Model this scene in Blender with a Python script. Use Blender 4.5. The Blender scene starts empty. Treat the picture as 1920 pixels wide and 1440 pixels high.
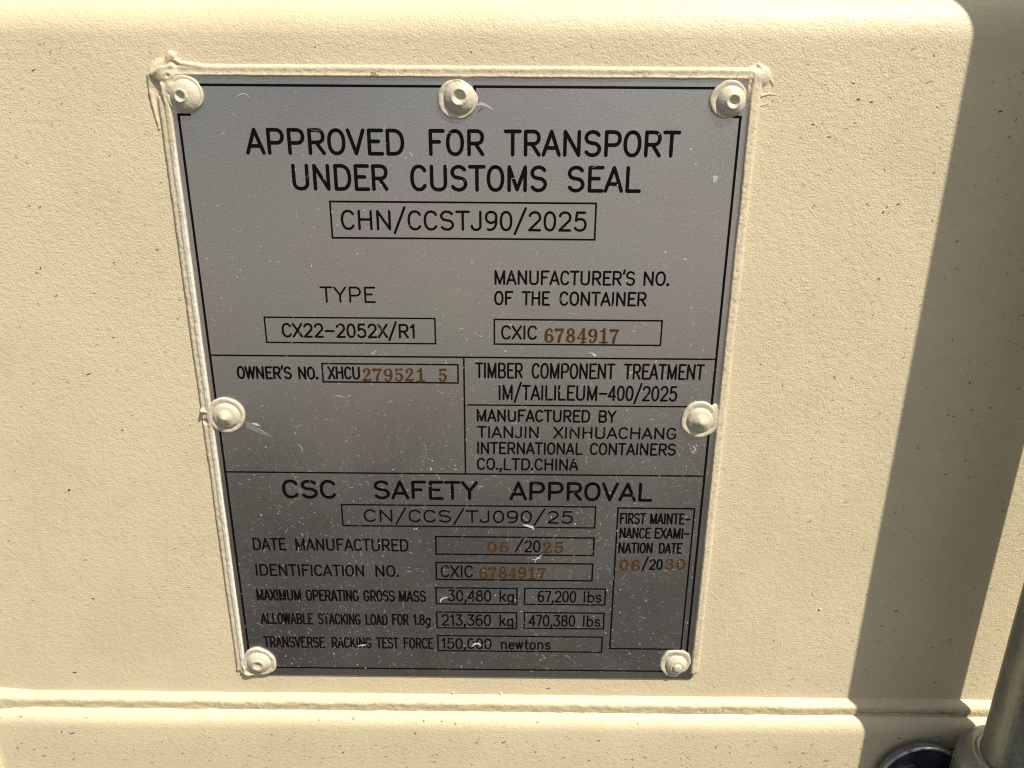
import bpy, bmesh, math, random
from mathutils import Vector, Matrix, noise as mnoise

# ------------------------------------------------------------------ camera, sky, sun, exposure
S = bpy.context.scene
COL = S.collection
Z0 = 0.60                                   # height above the ground of the plate's top-left border corner

def P(x, y, d=0.0):
    """millimetres right / down on the plate face, d out of it -> world metres"""
    return Vector((x / 1000.0, -d / 1000.0, Z0 - y / 1000.0))

cam_d = bpy.data.cameras.new('camera')
cam = bpy.data.objects.new('camera', cam_d)
COL.objects.link(cam)
R = Matrix(((0.999953, -0.0085, 0.004645), (0.007145, 0.323454, -0.946217), (0.00654, 0.946206, 0.323499)))
M4 = R.to_4x4()
M4.translation = Vector((0.11483, -0.26429, Z0 - 0.01446))
cam.matrix_world = M4
cam_d.sensor_fit = 'HORIZONTAL'
cam_d.sensor_width = 36.0
cam_d.lens = 36.0 * 1385.0 / 1920.0
cam_d.clip_start = 0.01
cam_d.clip_end = 500.0
S.camera = cam

AZ, EL = math.radians(47.0), math.radians(57.0)     # sun: right of the wall's normal, above the horizon
sun_dir = Vector((math.sin(AZ) * math.cos(EL), -math.cos(AZ) * math.cos(EL), math.sin(EL)))
W = bpy.data.worlds.new('World'); S.world = W; W.use_nodes = True
nt = W.node_tree
sky = nt.nodes.new('ShaderNodeTexSky'); sky.sky_type = 'NISHITA'; sky.sun_disc = False
sky.sun_elevation = EL
sky.sun_rotation = math.atan2(sun_dir.x, sun_dir.y)
sky.altitude = 0; sky.air_density = 1.0; sky.dust_density = 3.0; sky.ozone_density = 1.0
bg = nt.nodes['Background']; bg.inputs[1].default_value = 0.056
nt.links.new(sky.outputs[0], bg.inputs[0])
sl = bpy.data.lights.new('sun', 'SUN'); sl.energy = 3.95; sl.angle = math.radians(0.53); sl.color = (1.0, 0.955, 0.87)
so = bpy.data.objects.new('sun', sl); COL.objects.link(so)
so.rotation_euler = sun_dir.to_track_quat('Z', 'Y').to_euler()
so.location = sun_dir * 3
S.view_settings.view_transform = 'Standard'; S.view_settings.look = 'None'
S.cycles.filter_width = 1.15
S.view_settings.exposure = 0.67; S.view_settings.gamma = 1.0; S.view_settings.use_curve_mapping = False

rng = random.Random(11)

# ------------------------------------------------------------------ materials
def new_mat(name):
    m = bpy.data.materials.new(name); m.use_nodes = True
    return m, m.node_tree, m.node_tree.nodes['Principled BSDF']

def noise_node(t, coord, scale, detail=3.0, rough=0.5, mapping=None):
    n = t.nodes.new('ShaderNodeTexNoise'); n.inputs['Scale'].default_value = scale
    n.inputs['Detail'].default_value = detail; n.inputs['Roughness'].default_value = rough
    if mapping:
        mp = t.nodes.new('ShaderNodeMapping'); mp.inputs['Scale'].default_value = mapping
        t.links.new(coord, mp.inputs[0]); t.links.new(mp.outputs[0], n.inputs['Vector'])
    else:
        t.links.new(coord, n.inputs['Vector'])
    return n.outputs['Fac']

def ramp(t, fac, stops):
    r = t.nodes.new('ShaderNodeValToRGB')
    e = r.color_ramp.elements
    e[0].position, e[0].color = stops[0][0], (*stops[0][1], 1)
    e[1].position, e[1].color = stops[-1][0], (*stops[-1][1], 1)
    for p, c in stops[1:-1]:
        k = e.new(p); k.color = (*c, 1)
    t.links.new(fac, r.inputs[0]); return r.outputs[0]

def mixc(t, fac, a, b, mode='MIX'):
    n = t.nodes.new('ShaderNodeMix'); n.data_type = 'RGBA'; n.blend_type = mode
    for s, v in ((n.inputs['Factor'], fac), (n.inputs['A'], a), (n.inputs['B'], b)):
        if hasattr(v, 'links'): t.links.new(v, s)
        elif isinstance(v, (int, float)): s.default_value = v
        else: s.default_value = (*v, 1)
    return n.outputs['Result']

def bump(t, h, strength, dist, normal=None):
    b = t.nodes.new('ShaderNodeBump'); b.inputs['Strength'].default_value = strength
    b.inputs['Distance'].default_value = dist
    t.links.new(h, b.inputs['Height'])
    if normal is not None: t.links.new(normal, b.inputs['Normal'])
    return b.outputs[0]

def coord(t):
    return t.nodes.new('ShaderNodeTexCoord').outputs['Object']

CREAM = (0.695, 0.590, 0.382)
def paint_mat(name, base, peel=1.0, dirt=0.25, rough=0.42, fine=1500.0):
    m, t, p = new_mat(name); c = coord(t)
    big = noise_node(t, c, 22, 4, 0.55)
    mid = noise_node(t, c, 240, 4, 0.6)
    pits = noise_node(t, c, 520, 2, 0.6)
    col = mixc(t, ramp(t, big, [(0.35, (0, 0, 0)), (0.65, (1, 1, 1))]), tuple(k * 0.945 for k in base), tuple(min(1, k * 1.02) for k in base))
    hue = noise_node(t, c, 130, 3, 0.5)
    col = mixc(t, 1.0, col, ramp(t, hue, [(0.34, (0.985, 1.0, 0.965)), (0.5, (1, 1, 1)), (0.66, (1.0, 0.975, 0.965))]), 'MULTIPLY')
    dm = ramp(t, mid, [(0.60, (0, 0, 0)), (0.78, (dirt, dirt, dirt))])
    col = mixc(t, dm, col, (base[0] * 0.66, base[1] * 0.56, base[2] * 0.42))
    dm2 = ramp(t, pits, [(0.70, (0, 0, 0)), (0.80, (dirt * 1.3,) * 3)])
    col = mixc(t, dm2, col, (base[0] * 0.5, base[1] * 0.44, base[2] * 0.34))
    t.links.new(col, p.inputs['Base Color'])
    p.inputs['Roughness'].default_value = rough
    p.inputs['Specular IOR Level'].default_value = 0.35
    n1 = noise_node(t, c, fine, 2.5, 0.55)
    n2 = noise_node(t, c, fine * 0.34, 2.0, 0.5)
    b1 = bump(t, n2, 0.22 * peel, 0.0008)
    b2 = bump(t, n1, 0.55 * peel, 0.00038, b1)
    t.links.new(b2, p.inputs['Normal'])
    return m

M_PAINT = paint_mat('cream_paint', CREAM, 1.0, 0.22)
M_RAIL = paint_mat('cream_rail_paint', (0.685, 0.582, 0.376), 0.85, 0.30)
M_WELD = paint_mat('cream_weld_paint', (0.67, 0.565, 0.36), 1.2, 0.85, 0.45, 1500)
M_CAULK = paint_mat('painted_sealant', (0.63, 0.535, 0.365), 0.55, 0.95, 0.4, 1100)
M_RIVET = paint_mat('painted_rivet', (0.59, 0.525, 0.39), 0.30, 0.95, 0.24, 1300)

def flat_mat(name, col, rough=0.6, metal=0.0):
    m, t, p = new_mat(name); c = coord(t)
    f = noise_node(t, c, 900, 3)
    t.links.new(mixc(t, f, tuple(k * 0.8 for k in col), tuple(min(1, k * 1.2) for k in col)), p.inputs['Base Color'])
    p.inputs['Roughness'].default_value = rough; p.inputs['Metallic'].default_value = metal
    return m

M_FLECK_D = flat_mat('dark_grit_and_shadow', (0.075, 0.062, 0.045), 0.8)
M_FLECK_M = flat_mat('brown_grit', (0.27, 0.22, 0.14), 0.8)
M_FLECK_L = flat_mat('pale_grit', (0.46, 0.385, 0.25), 0.7)

def plate_mat():
    m, t, p = new_mat('brushed_plate_metal'); c = coord(t)
    mot = noise_node(t, c, 26, 3, 0.5)
    grain = noise_node(t, c, 1.0, 2, 0.6, (2600, 2600, 1500))
    brush = noise_node(t, c, 1.0, 3, 0.6, (300, 300, 3600))
    col = ramp(t, mot, [(0.36, (0.565, 0.552, 0.502)), (0.5, (0.57, 0.542, 0.510)), (0.64, (0.585, 0.534, 0.522))])  # pinkish and greenish mottle: reflected tints put into the base colour
    col = mixc(t, 0.55, col, ramp(t, grain, [(0.3, (0.60, 0.60, 0.60)), (0.7, (1.40, 1.40, 1.40))]), 'MULTIPLY')
    t.links.new(col, p.inputs['Base Color'])
    p.inputs['Metallic'].default_value = 1.0
    rr = ramp(t, brush, [(0.3, (0.32, 0.32, 0.32)), (0.7, (0.38, 0.38, 0.38))])
    rr = mixc(t, 1.0, rr, ramp(t, noise_node(t, c, 17, 4, 0.6), [(0.32, (0.84, 0.84, 0.84)), (0.68, (1.16, 1.16, 1.16))]), 'MULTIPLY')
    t.links.new(rr, p.inputs['Roughness'])
    t.links.new(bump(t, grain, 0.16, 0.00005, bump(t, brush, 0.10, 0.00004)), p.inputs['Normal'])
    return m
M_PLATE = plate_mat()
M_SCR = [flat_mat('faint_scratch', (0.30, 0.285, 0.26), 0.6, 0.2), flat_mat('scratch', (0.43, 0.41, 0.375), 0.55, 0.1),
         flat_mat('bright_scratch', (0.64, 0.62, 0.58), 0.5)]  # scratches; their pale tone stands for sun caught on them
M_SMEAR = flat_mat('dried_paint_smear', (0.46, 0.45, 0.44), 0.5)

def ink_mat(name, col, rough):
    m, t, p = new_mat(name); c = coord(t)
    f = noise_node(t, c, 1500, 3, 0.6)
    t.links.new(ramp(t, f, [(0.3, tuple(k * 0.7 for k in col)), (0.72, tuple(k * 1.15 for k in col)), (0.80, tuple(k * 1.9 for k in col))]), p.inputs['Base Color'])
    p.inputs['Roughness'].default_value = rough
    p.inputs['Specular IOR Level'].default_value = 0.06
    t.links.new(bump(t, f, 0.5, 0.0002), p.inputs['Normal'])
    return m
M_INK = ink_mat('black_ink', (0.0045, 0.0042, 0.0042), 0.55)
M_STAMP = ink_mat('rusty_stamp', (0.084, 0.042, 0.0125), 0.6)

def steel_mat(name, a, b, rough, scale, metal=0.85):
    m, t, p = new_mat(name); c = coord(t)
    n1 = noise_node(t, c, scale, 5, 0.6); n2 = noise_node(t, c, scale * 9, 3, 0.6)
    br = noise_node(t, c, 1.0, 3, 0.6, (1100, 1100, 90))
    col = mixc(t, ramp(t, n1, [(0.35, (0, 0, 0)), (0.65, (1, 1, 1))]), a, b)
    col = mixc(t, 0.5, col, ramp(t, n2, [(0.3, (0.7, 0.7, 0.7)), (0.7, (1.25, 1.25, 1.25))]), 'MULTIPLY')
    t.links.new(col, p.inputs['Base Color'])
    p.inputs['Metallic'].default_value = metal
    t.links.new(ramp(t, n2, [(0.3, (rough - 0.08,) * 3), (0.7, (rough + 0.1,) * 3)]), p.inputs['Roughness'])
    t.links.new(bump(t, n2, 0.3, 0.0003, bump(t, br, 0.25, 0.0004)), p.inputs['Normal'])
    return m
M_GALV = steel_mat('galvanised_steel', (0.25, 0.265, 0.235), (0.38, 0.395, 0.355), 0.36, 60, 0.65)
M_BLACK = steel_mat('blackened_steel', (0.030, 0.037, 0.050), (0.075, 0.080, 0.088), 0.38, 120, 0.4)
M_RIM = steel_mat('scuffed_steel_rim', (0.14, 0.15, 0.165), (0.24, 0.25, 0.26), 0.45, 150, 0.5)
M_WORN = steel_mat('worn_bare_steel', (0.13, 0.135, 0.14), (0.70, 0.70, 0.68), 0.4, 420)

def ground_mat(name, a, b, scale):
    m, t, p = new_mat(name); c = coord(t)
    n = noise_node(t, c, scale, 6, 0.65)
    t.links.new(ramp(t, n, [(0.3, a), (0.7, b)]), p.inputs['Base Color'])
    p.inputs['Roughness'].default_value = 0.9
    t.links.new(bump(t, noise_node(t, c, scale * 4, 4, 0.6), 0.6, 0.006), p.inputs['Normal'])
    return m

# ------------------------------------------------------------------ object helpers
def obj(name, verts, faces, mats, parent=None, smooth=False, midx=None, label=None):
    me = bpy.data.meshes.new(name)
    me.from_pydata([tuple(v) for v in verts], [], faces)
    if not isinstance(mats, (list, tuple)): mats = [mats]
    for m in mats: me.materials.append(m)
    if midx: me.polygons.foreach_set('material_index', midx)
    if smooth: me.polygons.foreach_set('use_smooth', [True] * len(me.polygons))
    me.update()
    o = bpy.data.objects.new(name, me); COL.objects.link(o)
    if parent is not None:
        o.parent = parent
        o.matrix_parent_inverse = Matrix.Translation(-parent.location)
    if label: o['label'] = label
    return o

def thing(name, label, cat, loc):
    o = bpy.data.objects.new(name, None); COL.objects.link(o)
    o.empty_display_size = 0.02
    o.location = loc; o['label'] = label; o['category'] = cat
    return o

def grid_faces(nr, nc):
    return [(r * nc + c, (r + 1) * nc + c, (r + 1) * nc + c + 1, r * nc + c + 1) for r in range(nr - 1) for c in range(nc - 1)]

def fbm(x, y, z=0.0, o=3):
    return mnoise.fractal(Vector((x, y, z)), 0.9, 2.0, o)

# ribbons: a stroke of given widths with round ends, as a flat sheet at distance d
def ribbon(V, F, pts, wid, d, cap=True, capn=5):
    n = len(pts)
    if not isinstance(wid, (list, tuple)): wid = [wid] * n
    base = len(V); tang = []
    for i in range(n):
        a = pts[max(i - 1, 0)]; b = pts[min(i + 1, n - 1)]
        tx, ty = b[0] - a[0], b[1] - a[1]; l = math.hypot(tx, ty) or 1e-9
        tang.append((tx / l, ty / l))
    for (x, y), w, (tx, ty) in zip(pts, wid, tang):
        V.append(P(x - ty * w / 2, y + tx * w / 2, d)); V.append(P(x + ty * w / 2, y - tx * w / 2, d))
    for i in range(n - 1):
        a = base + 2 * i
        F.append((a, a + 1, a + 3, a + 2))
    if cap:
        for k, sgn in ((0, -1), (n - 1, 1)):
            (x, y), w, (tx, ty) = pts[k], wid[k], tang[k]
            if w < 1e-6: continue
            idx = [base + 2 * k]
            for j in range(1, capn):
                th = math.pi * j / capn
                ox = -ty * math.cos(th) + sgn * tx * math.sin(th); oy = tx * math.cos(th) + sgn * ty * math.sin(th)
                V.append(P(x + ox * w / 2, y + oy * w / 2, d)); idx.append(len(V) - 1)
            idx.append(base + 2 * k + 1)
            F.append(tuple(idx))

def disc(V, F, x, y, r, d, n=14, ry=None):
    b = len(V)
    for k in range(n):
        a = 2 * math.pi * k / n
        V.append(P(x + r * math.cos(a), y + (ry or r) * math.sin(a), d))
    F.append(tuple(range(b, b + n)))

# faces must look out of the wall (towards -y)
def face_out(o):
    me = o.data
    bm = bmesh.new(); bm.from_mesh(me)
    bm.normal_update()
    fl = [f for f in bm.faces if f.normal.y > 0]
    if fl: bmesh.ops.reverse_faces(bm, faces=fl)
    bm.to_mesh(me); bm.free(); me.update()
    return o

# ------------------------------------------------------------------ ground (below the frame)
# unseen pale yard and dark strip, added to grade the plate's reflection
g = obj('ground', [(-30, -40, 0), (30, -40, 0), (30, 20, 0), (-30, 20, 0)], [(0, 1, 2, 3)], ground_mat('pale_yard_for_reflection', (0.19, 0.175, 0.155), (0.27, 0.25, 0.22), 8))
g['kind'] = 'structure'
g = obj('added_dark_strip', [(-30, -1.4, .004), (30, -1.4, .004), (30, 6, .004), (-30, 6, .004)], [(0, 1, 2, 3)], ground_mat('dark_strip_for_reflection', (0.012, 0.0116, 0.0105), (0.027, 0.0255, 0.022), 40))
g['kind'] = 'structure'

# ------------------------------------------------------------------ container door
WD = -0.6                                   # door skin lies 0.6 mm behind the plate's face
XL, XR = -420.0, 640.0
door = thing('container_door', 'cream painted steel container door with a folded ridge above and a welded bottom rail', 'container door', P(114, 560, WD))

def door_profile():
    pts = [(-300, -46), (-75, -46)]
    R_, A = 18.0, math.radians(42)
    yb = -14.3
    # upper inner bend, slope, outer bend
    ys, ds = yb - R_ * math.sin(A), -R_ * (1 - math.cos(A))
    slope = math.tan(A)
    y_in = ys - (40 + ds) / slope
    pts += [(y_in - 6, -45.6), (y_in - 3, -43.2), (y_in, -40)]
    for k in range(1, 4):
        f = k / 4; pts.append((y_in + (ys - y_in) * f, -40 + (ds + 40) * f))
    for k in range(0, 17):
        a = A * (1 - k / 16)
        pts.append((yb - R_ * math.sin(a), -R_ * (1 - math.cos(a))))
    for y in range(-10, 251, 10): pts.append((y, 0))
    pts.append((254, 0))
    return [(y, d + WD) for y, d in pts]

prof = door_profile()
xs = [XL, -300, -200, -130] + list(range(-120, 421, 20)) + [500, XR]
V = [P(x, y, d) for y, d in prof for x in xs]
F = grid_faces(len(prof), len(xs)); MI = [0] * len(F)

# grit and scuffs stuck to the paint, a few tenths of a millimetre wide
def fleck(V, F, MI, x, y, L, w, ang, curve, d, mi, n=5):
    pts, wid = [], []
    for k in range(n):
        s = k / (n - 1) - 0.5
        a = ang + curve * s
        pts.append((x + L * s * math.cos(a) - curve * L * 0.3 * (s * s - .1) * math.sin(ang), y + L * s * math.sin(a) + curve * L * 0.3 * (s * s - .1) * math.cos(ang)))
        wid.append(w * max(0.05, (1 - (2 * s) ** 2) ** 0.6) * rng.uniform(0.6, 1.2))
    nf = len(F)
    ribbon(V, F, pts, wid, d, cap=False)
    MI += [mi] * (len(F) - nf)

def on_plate(x, y, m=8):
    return -m < x < 192 + m and -m < y < 241 + m

cnt = 0
while cnt < 3600:
    x, y = rng.uniform(-128, 352), rng.uniform(-13, 247)
    if on_plate(x, y): continue
    if x < 225 and rng.random() < 0.45: continue
    big = rng.random() ** 9
    L = 0.25 + 0.65 * rng.random() + 1.4 * big; w = 0.08 + 0.11 * rng.random() + 0.32 * big
    r = rng.random()
    mi = 3 if r < 0.62 else (2 if r < 0.92 else 1)
    if 255 < x < 315 and rng.random() < 0.4: mi = max(1, mi - 1)
    fleck(V, F, MI, x, y, L, w, rng.gauss(-0.15, 0.6), rng.gauss(0, 1.2), WD + 0.03 + 0.00002 * cnt, mi)
    cnt += 1
# the few grains big enough to be noticed
for x, y, L, w, a in [(-63.5, 151.5, 1.3, .8, -.6), (243, 40.3, 1.3, .55, -.9), (244, 38.6, .8, .35, -1.2), (276.5, 7, 1.5, .7, -.1),
                      (214.5, 11.5, 1.2, .4, .1), (228.5, 3.5, 1.5, .4, .2), (233, 4.3, 1.3, .45, .1), (226, -1.5, 1.5, .3, .2), (220.5, 15.5, 1.6, .35, .25),
                      (284.5, 141, 1.2, .6, -.2), (286, 103, 1.1, .55, -.4), (296, 113, .9, .6, .1), (291, 135, 1.1, .5, .5), (-77.8, 240.6, 2.0, .7, .1),
                      (272, 220, .9, .5, .2), (295, 223, .9, .5, .1), (301, 60, 1.2, .5, -.3), (268, 235, .8, .5, .1), (281, 237, .7, .5, .2),
                      (130.5, 246.6, 2.2, .55, -.3), (258, 27, .9, .35, -.3), (-30, 60, 1.0, .3, -.3), (-35, 88, 1.2, .3, .2)]:
    fleck(V, F, MI, x, y, L, w, a, .3, WD + 0.10, 1)
panel = face_out(obj('door_panel', V, F, [M_PAINT, M_FLECK_D, M_FLECK_M, M_FLECK_L], door, True, MI))

# bottom rail
V, F = [], []
rp = [(257.2, 0.8), (257.3, 1.9), (257.7, 3.0), (258.4, 4.1), (259.5, 5.1), (261.0, 5.9), (262.8, 6.35), (265, 6.5), (275, 6.5), (300, 6.5), (336, 6.5), (339, 6.0), (341, 4.5), (341.5, -30)]
nx = 700
xs = [XL + (XR - XL) * 0 for _ in range(0)]
xs = [XL, -250] + [-130 + k * 0.8 for k in range(601)] + [450, XR]
for y, d in rp:
    for x in xs:
        k = max(0.0, 1 - abs(y - 258) / 4)
        V.append(P(x, y + k * 0.35 * fbm(x * .12, 3.1) + k * 0.18 * fbm(x * .6, 9.0), WD + d + k * 0.25 * fbm(x * .07, 5.5)))
F = grid_faces(len(rp), len(xs)); MI = [0] * len(F)
RD = WD + 6.5
for i in range(700):
    x, y = rng.uniform(-112, 330), rng.uniform(266, 298)
    big = rng.random() ** 4
    fleck(V, F, MI, x, y, 0.4 + .7 * rng.random() + 1.3 * big, .10 + .12 * rng.random() + .3 * big, rng.gauss(-.2, .6), rng.gauss(0, 1), RD + .10 + .00005 * i, 3 if rng.random() < .5 else (2 if rng.random() < .75 else 1))
for x, y, L, w, a in [(111, 270.5, 2.8, .5, -.6), (153, 269, 1.8, .5, -.7), (72, 266, 1.0, .7, .8), (80, 282, 1.4, .5, 0), (-80, 268.0, 2.6, .5, -.35), (-104, 274, .9, .6, -.7), (285, 266, 1.4, .7, -.1), (270, 268, 1., .5, .3), (294, 268.5, 1.2, .4, .1), (302, 264.5, 1.4, .5, .1)]:
    fleck(V, F, MI, x, y, L, w, a, .2, RD + .14, 1)
face_out(obj('bottom_rail', V, F, [M_RAIL, M_FLECK_D, M_FLECK_M, M_FLECK_L], door, True, MI))

# weld seam between skin and rail: a ragged bead
V, F = [], []
wp = [(250.2, -0.1, 0), (250.7, .35, .3), (251.2, 1.15, .6), (251.8, 2.05, .8), (252.5, 2.75, 1), (253.2, 3.1, 1), (253.8, 3.12, 1.3), (254.6, 3.02, 1.6), (255.4, 2.9, 1.8), (256.2, 2.75, 1.6), (256.9, 2.62, 1.4), (257.6, 2.55, 1), (258.2, 2.2, .8)]
xs = [XL, -250] + [-135 + k * 0.45 for k in range(1080)] + [450, XR]
for y, d, kn in wp:
    for x in xs:
        sag = max(0.0, min(1.0, (-96 - x) / 22.0))
        lo = max(0.0, (y - 253.5) / 3)
        dy = 0.22 * fbm(x * .05, 1.7) + kn * (0.18 * fbm(x * .15, y * .3, 4.2) + 0.06 * fbm(x * .7, y * .9, 8.8))
        dd = kn * (0.16 * fbm(x * .09, 7.7) + 0.16 * fbm(x * .21, y * .5, 2.2) + 0.05 * fbm(x * .9, y, 6.1))
        V.append(P(x, y + dy + sag * (2.2 * lo - 1.2 * (1 - lo)), WD + d + dd + sag * 0.8 * (d > .5)))
F = grid_faces(len(wp), len(xs)); MI = [0] * len(F)
# grit caught along the toe of the weld
for i in range(170):
    x = rng.uniform(-110, 325)
    if not (262 < x < 315) and rng.random() < .6: continue
    fleck(V, F, MI, x, 255.4 + rng.gauss(0, .7) + .2 * fbm(x * .05, 1.7), .5 + 1.3 * rng.random(), .1 + .16 * rng.random(), rng.gauss(0, .5), rng.gauss(0, 1), WD + 3.2 + .0001 * i, 1 if (rng.random() < .4 and x > 255) else 2)
pts = [(266 + k * .5, 255.3 + .55 * fbm(k * .33, 4.4) + .2 * fbm(k * 1.1, 1.4)) for k in range(0, 88)]
nf = len(F); ribbon(V, F, pts, [.10 + .22 * max(0, fbm(k * .4, 8.1) + .35) for k in range(88)], WD + 3.25, cap=False); MI += [1] * (len(F) - nf)
face_out(obj('weld_seam', V, F, [M_WELD, M_FLECK_D, M_FLECK_M], door, True, MI))
# spatter beads along the seam
def bump_dot(V, F, x, y, d, r, h):
    b = len(V); n = 8
    for k, (rr, hh) in enumerate(((1, 0), (.85, .55), (.5, .9))):
        for j in range(n):
            a = 2 * math.pi * j / n
            V.append(P(x + r * rr * math.cos(a), y + r * rr * math.sin(a), d + h * hh))
    V.append(P(x, y, d + h))
    for k in range(2):
        for j in range(n):
            F.append((b + k * n + j, b + k * n + (j + 1) % n, b + (k + 1) * n + (j + 1) % n, b + (k + 1) * n + j))
    for j in range(n): F.append((b + 2 * n + j, b + 2 * n + (j + 1) % n, b + 3 * n))
V, F = [], []
for x, y, d, r in [(88.5, 249.5, WD, .55), (109.5, 249.6, WD, .5), (92, 251.0, WD + .8, .5), (45, 259.2, WD + 5.1, .6), (76, 259.7, WD + 5.4, .6), (84, 260.0, WD + 5.5, .5), (90, 260.6, WD + 5.8, .6), (126, 260.0, WD + 5.5, .5),
                   (-102, 259.5, WD + 5.3, .7), (-111, 260.2, WD + 5.6, .6), (-73, 259.8, WD + 5.4, .5), (244, 204, WD, .6), (230, 222, WD, .35), (30, 259.9, WD + 5.5, .4), (170, 260, WD + 5.5, .4)]:
    bump_dot(V, F, x, y, d - .05, r, r * 1.1)
face_out(obj('weld_spatter', V, F, M_WELD, door, True))
# upright weld at the left end of the rail
V = []
n = 12
ys = [262 + k * 0.8 for k in range(96)]
for y in ys:
    for k in range(n):
        u = k / (n - 1)
        x = -119.4 + 6.0 * u + .25 * fbm(y * .25, 2.0)
        h = 1.5 * math.sin(math.pi * u) ** .8 * min(1, (y - 261) / 3.0) - 0.75 * math.exp(-((u - .80) / .10) ** 2) + .15 * fbm(y * .5, u * 3, 1.0)
        V.append(P(x, y, RD - 0.1 + h))
face_out(obj('weld_seam', V, grid_faces(len(ys), n), M_WELD, door, True))

# ------------------------------------------------------------------ data plate
plate = thing('data_plate', 'grey metal approval data plate with black engraved text riveted to the cream door', 'data plate', P(95, 240.3, -0.6))
PX0, PX1, PY0, PY1 = -2.0, 192.7, -2.7, 240.3
V, F = [], []
gx = [PX0 + (PX1 - PX0) * k / 40 for k in range(41)]; gy = [PY0 + (PY1 - PY0) * k / 50 for k in range(51)]
for y in gy:
    for x in gx: V.append(P(x, y, 0))
F = grid_faces(len(gy), len(gx))
b = len(V)
for x, y in ((PX0, PY0), (PX1, PY0), (PX1, PY1), (PX0, PY1)):
    V.append(P(x, y, 0)); V.append(P(x, y, -0.55))
for k in range(4):
    a, c = b + 2 * k, b + 2 * ((k + 1) % 4)
    F.append((a, c, c + 1, a + 1))
MI = [0] * len(F)
nsheet = len(F)

# wear on the face: fine hooked scratches, thicker towards the lower right
def wear(x, y, L, w, ang, curve, mi, k):
    n = 6; pts, wid = [], []
    px_, py_, a = x, y, ang
    for i in range(n):
        pts.append((px_, py_)); s = i / (n - 1)
        wid.append(w * (0.25 + math.sin(math.pi * (0.1 + 0.85 * s)) ** 1.5))
        a += curve / n + rng.gauss(0, .18)
        px_ += L / n * math.cos(a); py_ += L / n * math.sin(a)
    over = (k * 7919) % (3 if mi == 3 else 6) == 0
    nf = len(F); ribbon(V, F, pts, wid, (0.13 + 0.000008 * k) if over else (0.012 + 0.000003 * k), cap=False)
    MI.extend([mi] * (len(F) - nf))
k = 0
while k < 5200:
    x, y = rng.uniform(0, 189), rng.uniform(0, 237)
    dens = 0.16 + 0.84 * min(1, max(0, y / 120)) * (0.65 + 0.35 * x / 190)
    dens *= 0.6 + 0.8 * max(0, min(1, 0.5 + 0.9 * fbm(x * .03, y * .03, 3.0)))
    if rng.random() > dens: continue
    r = rng.random()
    if r < 0.70:
        L, w, mi = rng.uniform(.6, 2.8), rng.uniform(.07, .14), 1
    elif r < 0.955:
        L, w, mi = rng.uniform(.5, 2.0), rng.uniform(.09, .19), 2
    else:
        L, w, mi = rng.uniform(.4, 1.3), rng.uniform(.14, .32), 3
    if rng.random() < .07: L *= 2.4
    wear(x, y, L, w, rng.gauss(.1, .7), rng.choice((-1, 1, 1)) * abs(rng.gauss(1.1, .9)), mi, k); k += 1
# marks one can point at
def smear(pts, wid, mi, d=.20):
    nf = len(F); ribbon(V, F, pts, wid, d, cap=False); MI.extend([mi] * (len(F) - nf))
smear([(101.2, 6.2), (102.6, 5.7), (104.2, 6.2), (105.6, 7.0), (106.6, 7.6)], [.5, 1.0, .9, .5, .1], 4)
smear([(101.4, 8.6), (102.2, 7.7), (103.2, 7.0)], [.1, .35, .1], 5, .22)  # dark streak: the smear's shadow, painted on
for i in range(5):
    smear([(11.0, 121.2 + i * .5), (14 + i * .5, 122.5 + i * .8), (17 + i * .7, 124.6 + i * .6), (19.0 + i * .6, 126.4 + i * .3)], [.16, .14, .10, .03], 2 if i % 2 else 4, .20 + .003 * i)
smear([(13.2, 121.6), (14.8, 122.0), (16.4, 122.8)], [.2, .9, .2], 3, .23)
smear([(181.2, 16), (182.0, 18), (182.0, 22), (181.5, 27), (181.6, 29.5), (182.5, 31.2), (183.8, 30.9), (184.4, 29), (185.2, 24), (185.8, 20), (187.2, 17.5)], .14, 2)
smear([(183.0, 28.4), (183.0, 29.4), (183.0, 30.6)], [1.9, 1.8, .8], 4, .19)
smear([(118.4, 164.9), (120.2, 165.3), (122.4, 166.0), (122.7, 167.3)], [.3, .9, 1.0, .1], 3)
smear([(142.4, 92.2), (143.6, 92.6), (144.6, 93.4)], [.2, .6, .9], 3)
for q in range(9):
    x, y = 184 + rng.gauss(0, .8), 128.5 + q * .45
    smear([(x - .5, y), (x, y + .3), (x + .3, y + .9)], [.1, .4, .1], 3 if q % 2 else 2, .2 + .002 * q)
for x, y, L in ((20.8, 4, 6), (46, 110, 5), (150, 150, 7), (30, 130, 6), (123, 180, 4)):
    wear(x, y, L, .16, rng.uniform(-.6, .9), 1.4, 3, 2700 + int(L))
smear([(122, 180.6), (123.5, 181.2), (125, 180.2), (126.2, 178.6)], [.1, .35, .5, .2], 3)
smear([(84.0, 201.8), (84.4, 200.7), (85.6, 199.9), (87.2, 199.6)], [.3, .6, .5, .2], 3)
smear([(97.2, 224.3), (98.3, 222.8), (100, 222.8), (101, 223.8)], [.3, .9, .8, .4], 3)
smear([(48.0, 224.6), (50.2, 224.1), (52.0, 223.9)], [.3, .7, .1], 3)
sheet = face_out(obj('plate_sheet', V, F, [M_PLATE] + M_SCR + [M_SMEAR, M_FLECK_D], plate, False, MI))

# ---- engraved lines
def box(name, x0, y0, x1, y1, w, d=0.03, label=None):
    V, F = [], []
    o = [(x0, y0), (x1, y0), (x1, y1), (x0, y1)]; i = [(x0 + w, y0 + w), (x1 - w, y0 + w), (x1 - w, y1 - w), (x0 + w, y1 - w)]
    for x, y in o + i: V.append(P(x, y, d))
    for k in range(4): F.append((k, (k + 1) % 4, 4 + (k + 1) % 4, 4 + k))
    return face_out(obj(name, V, F, M_INK, plate, label=label))

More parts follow.
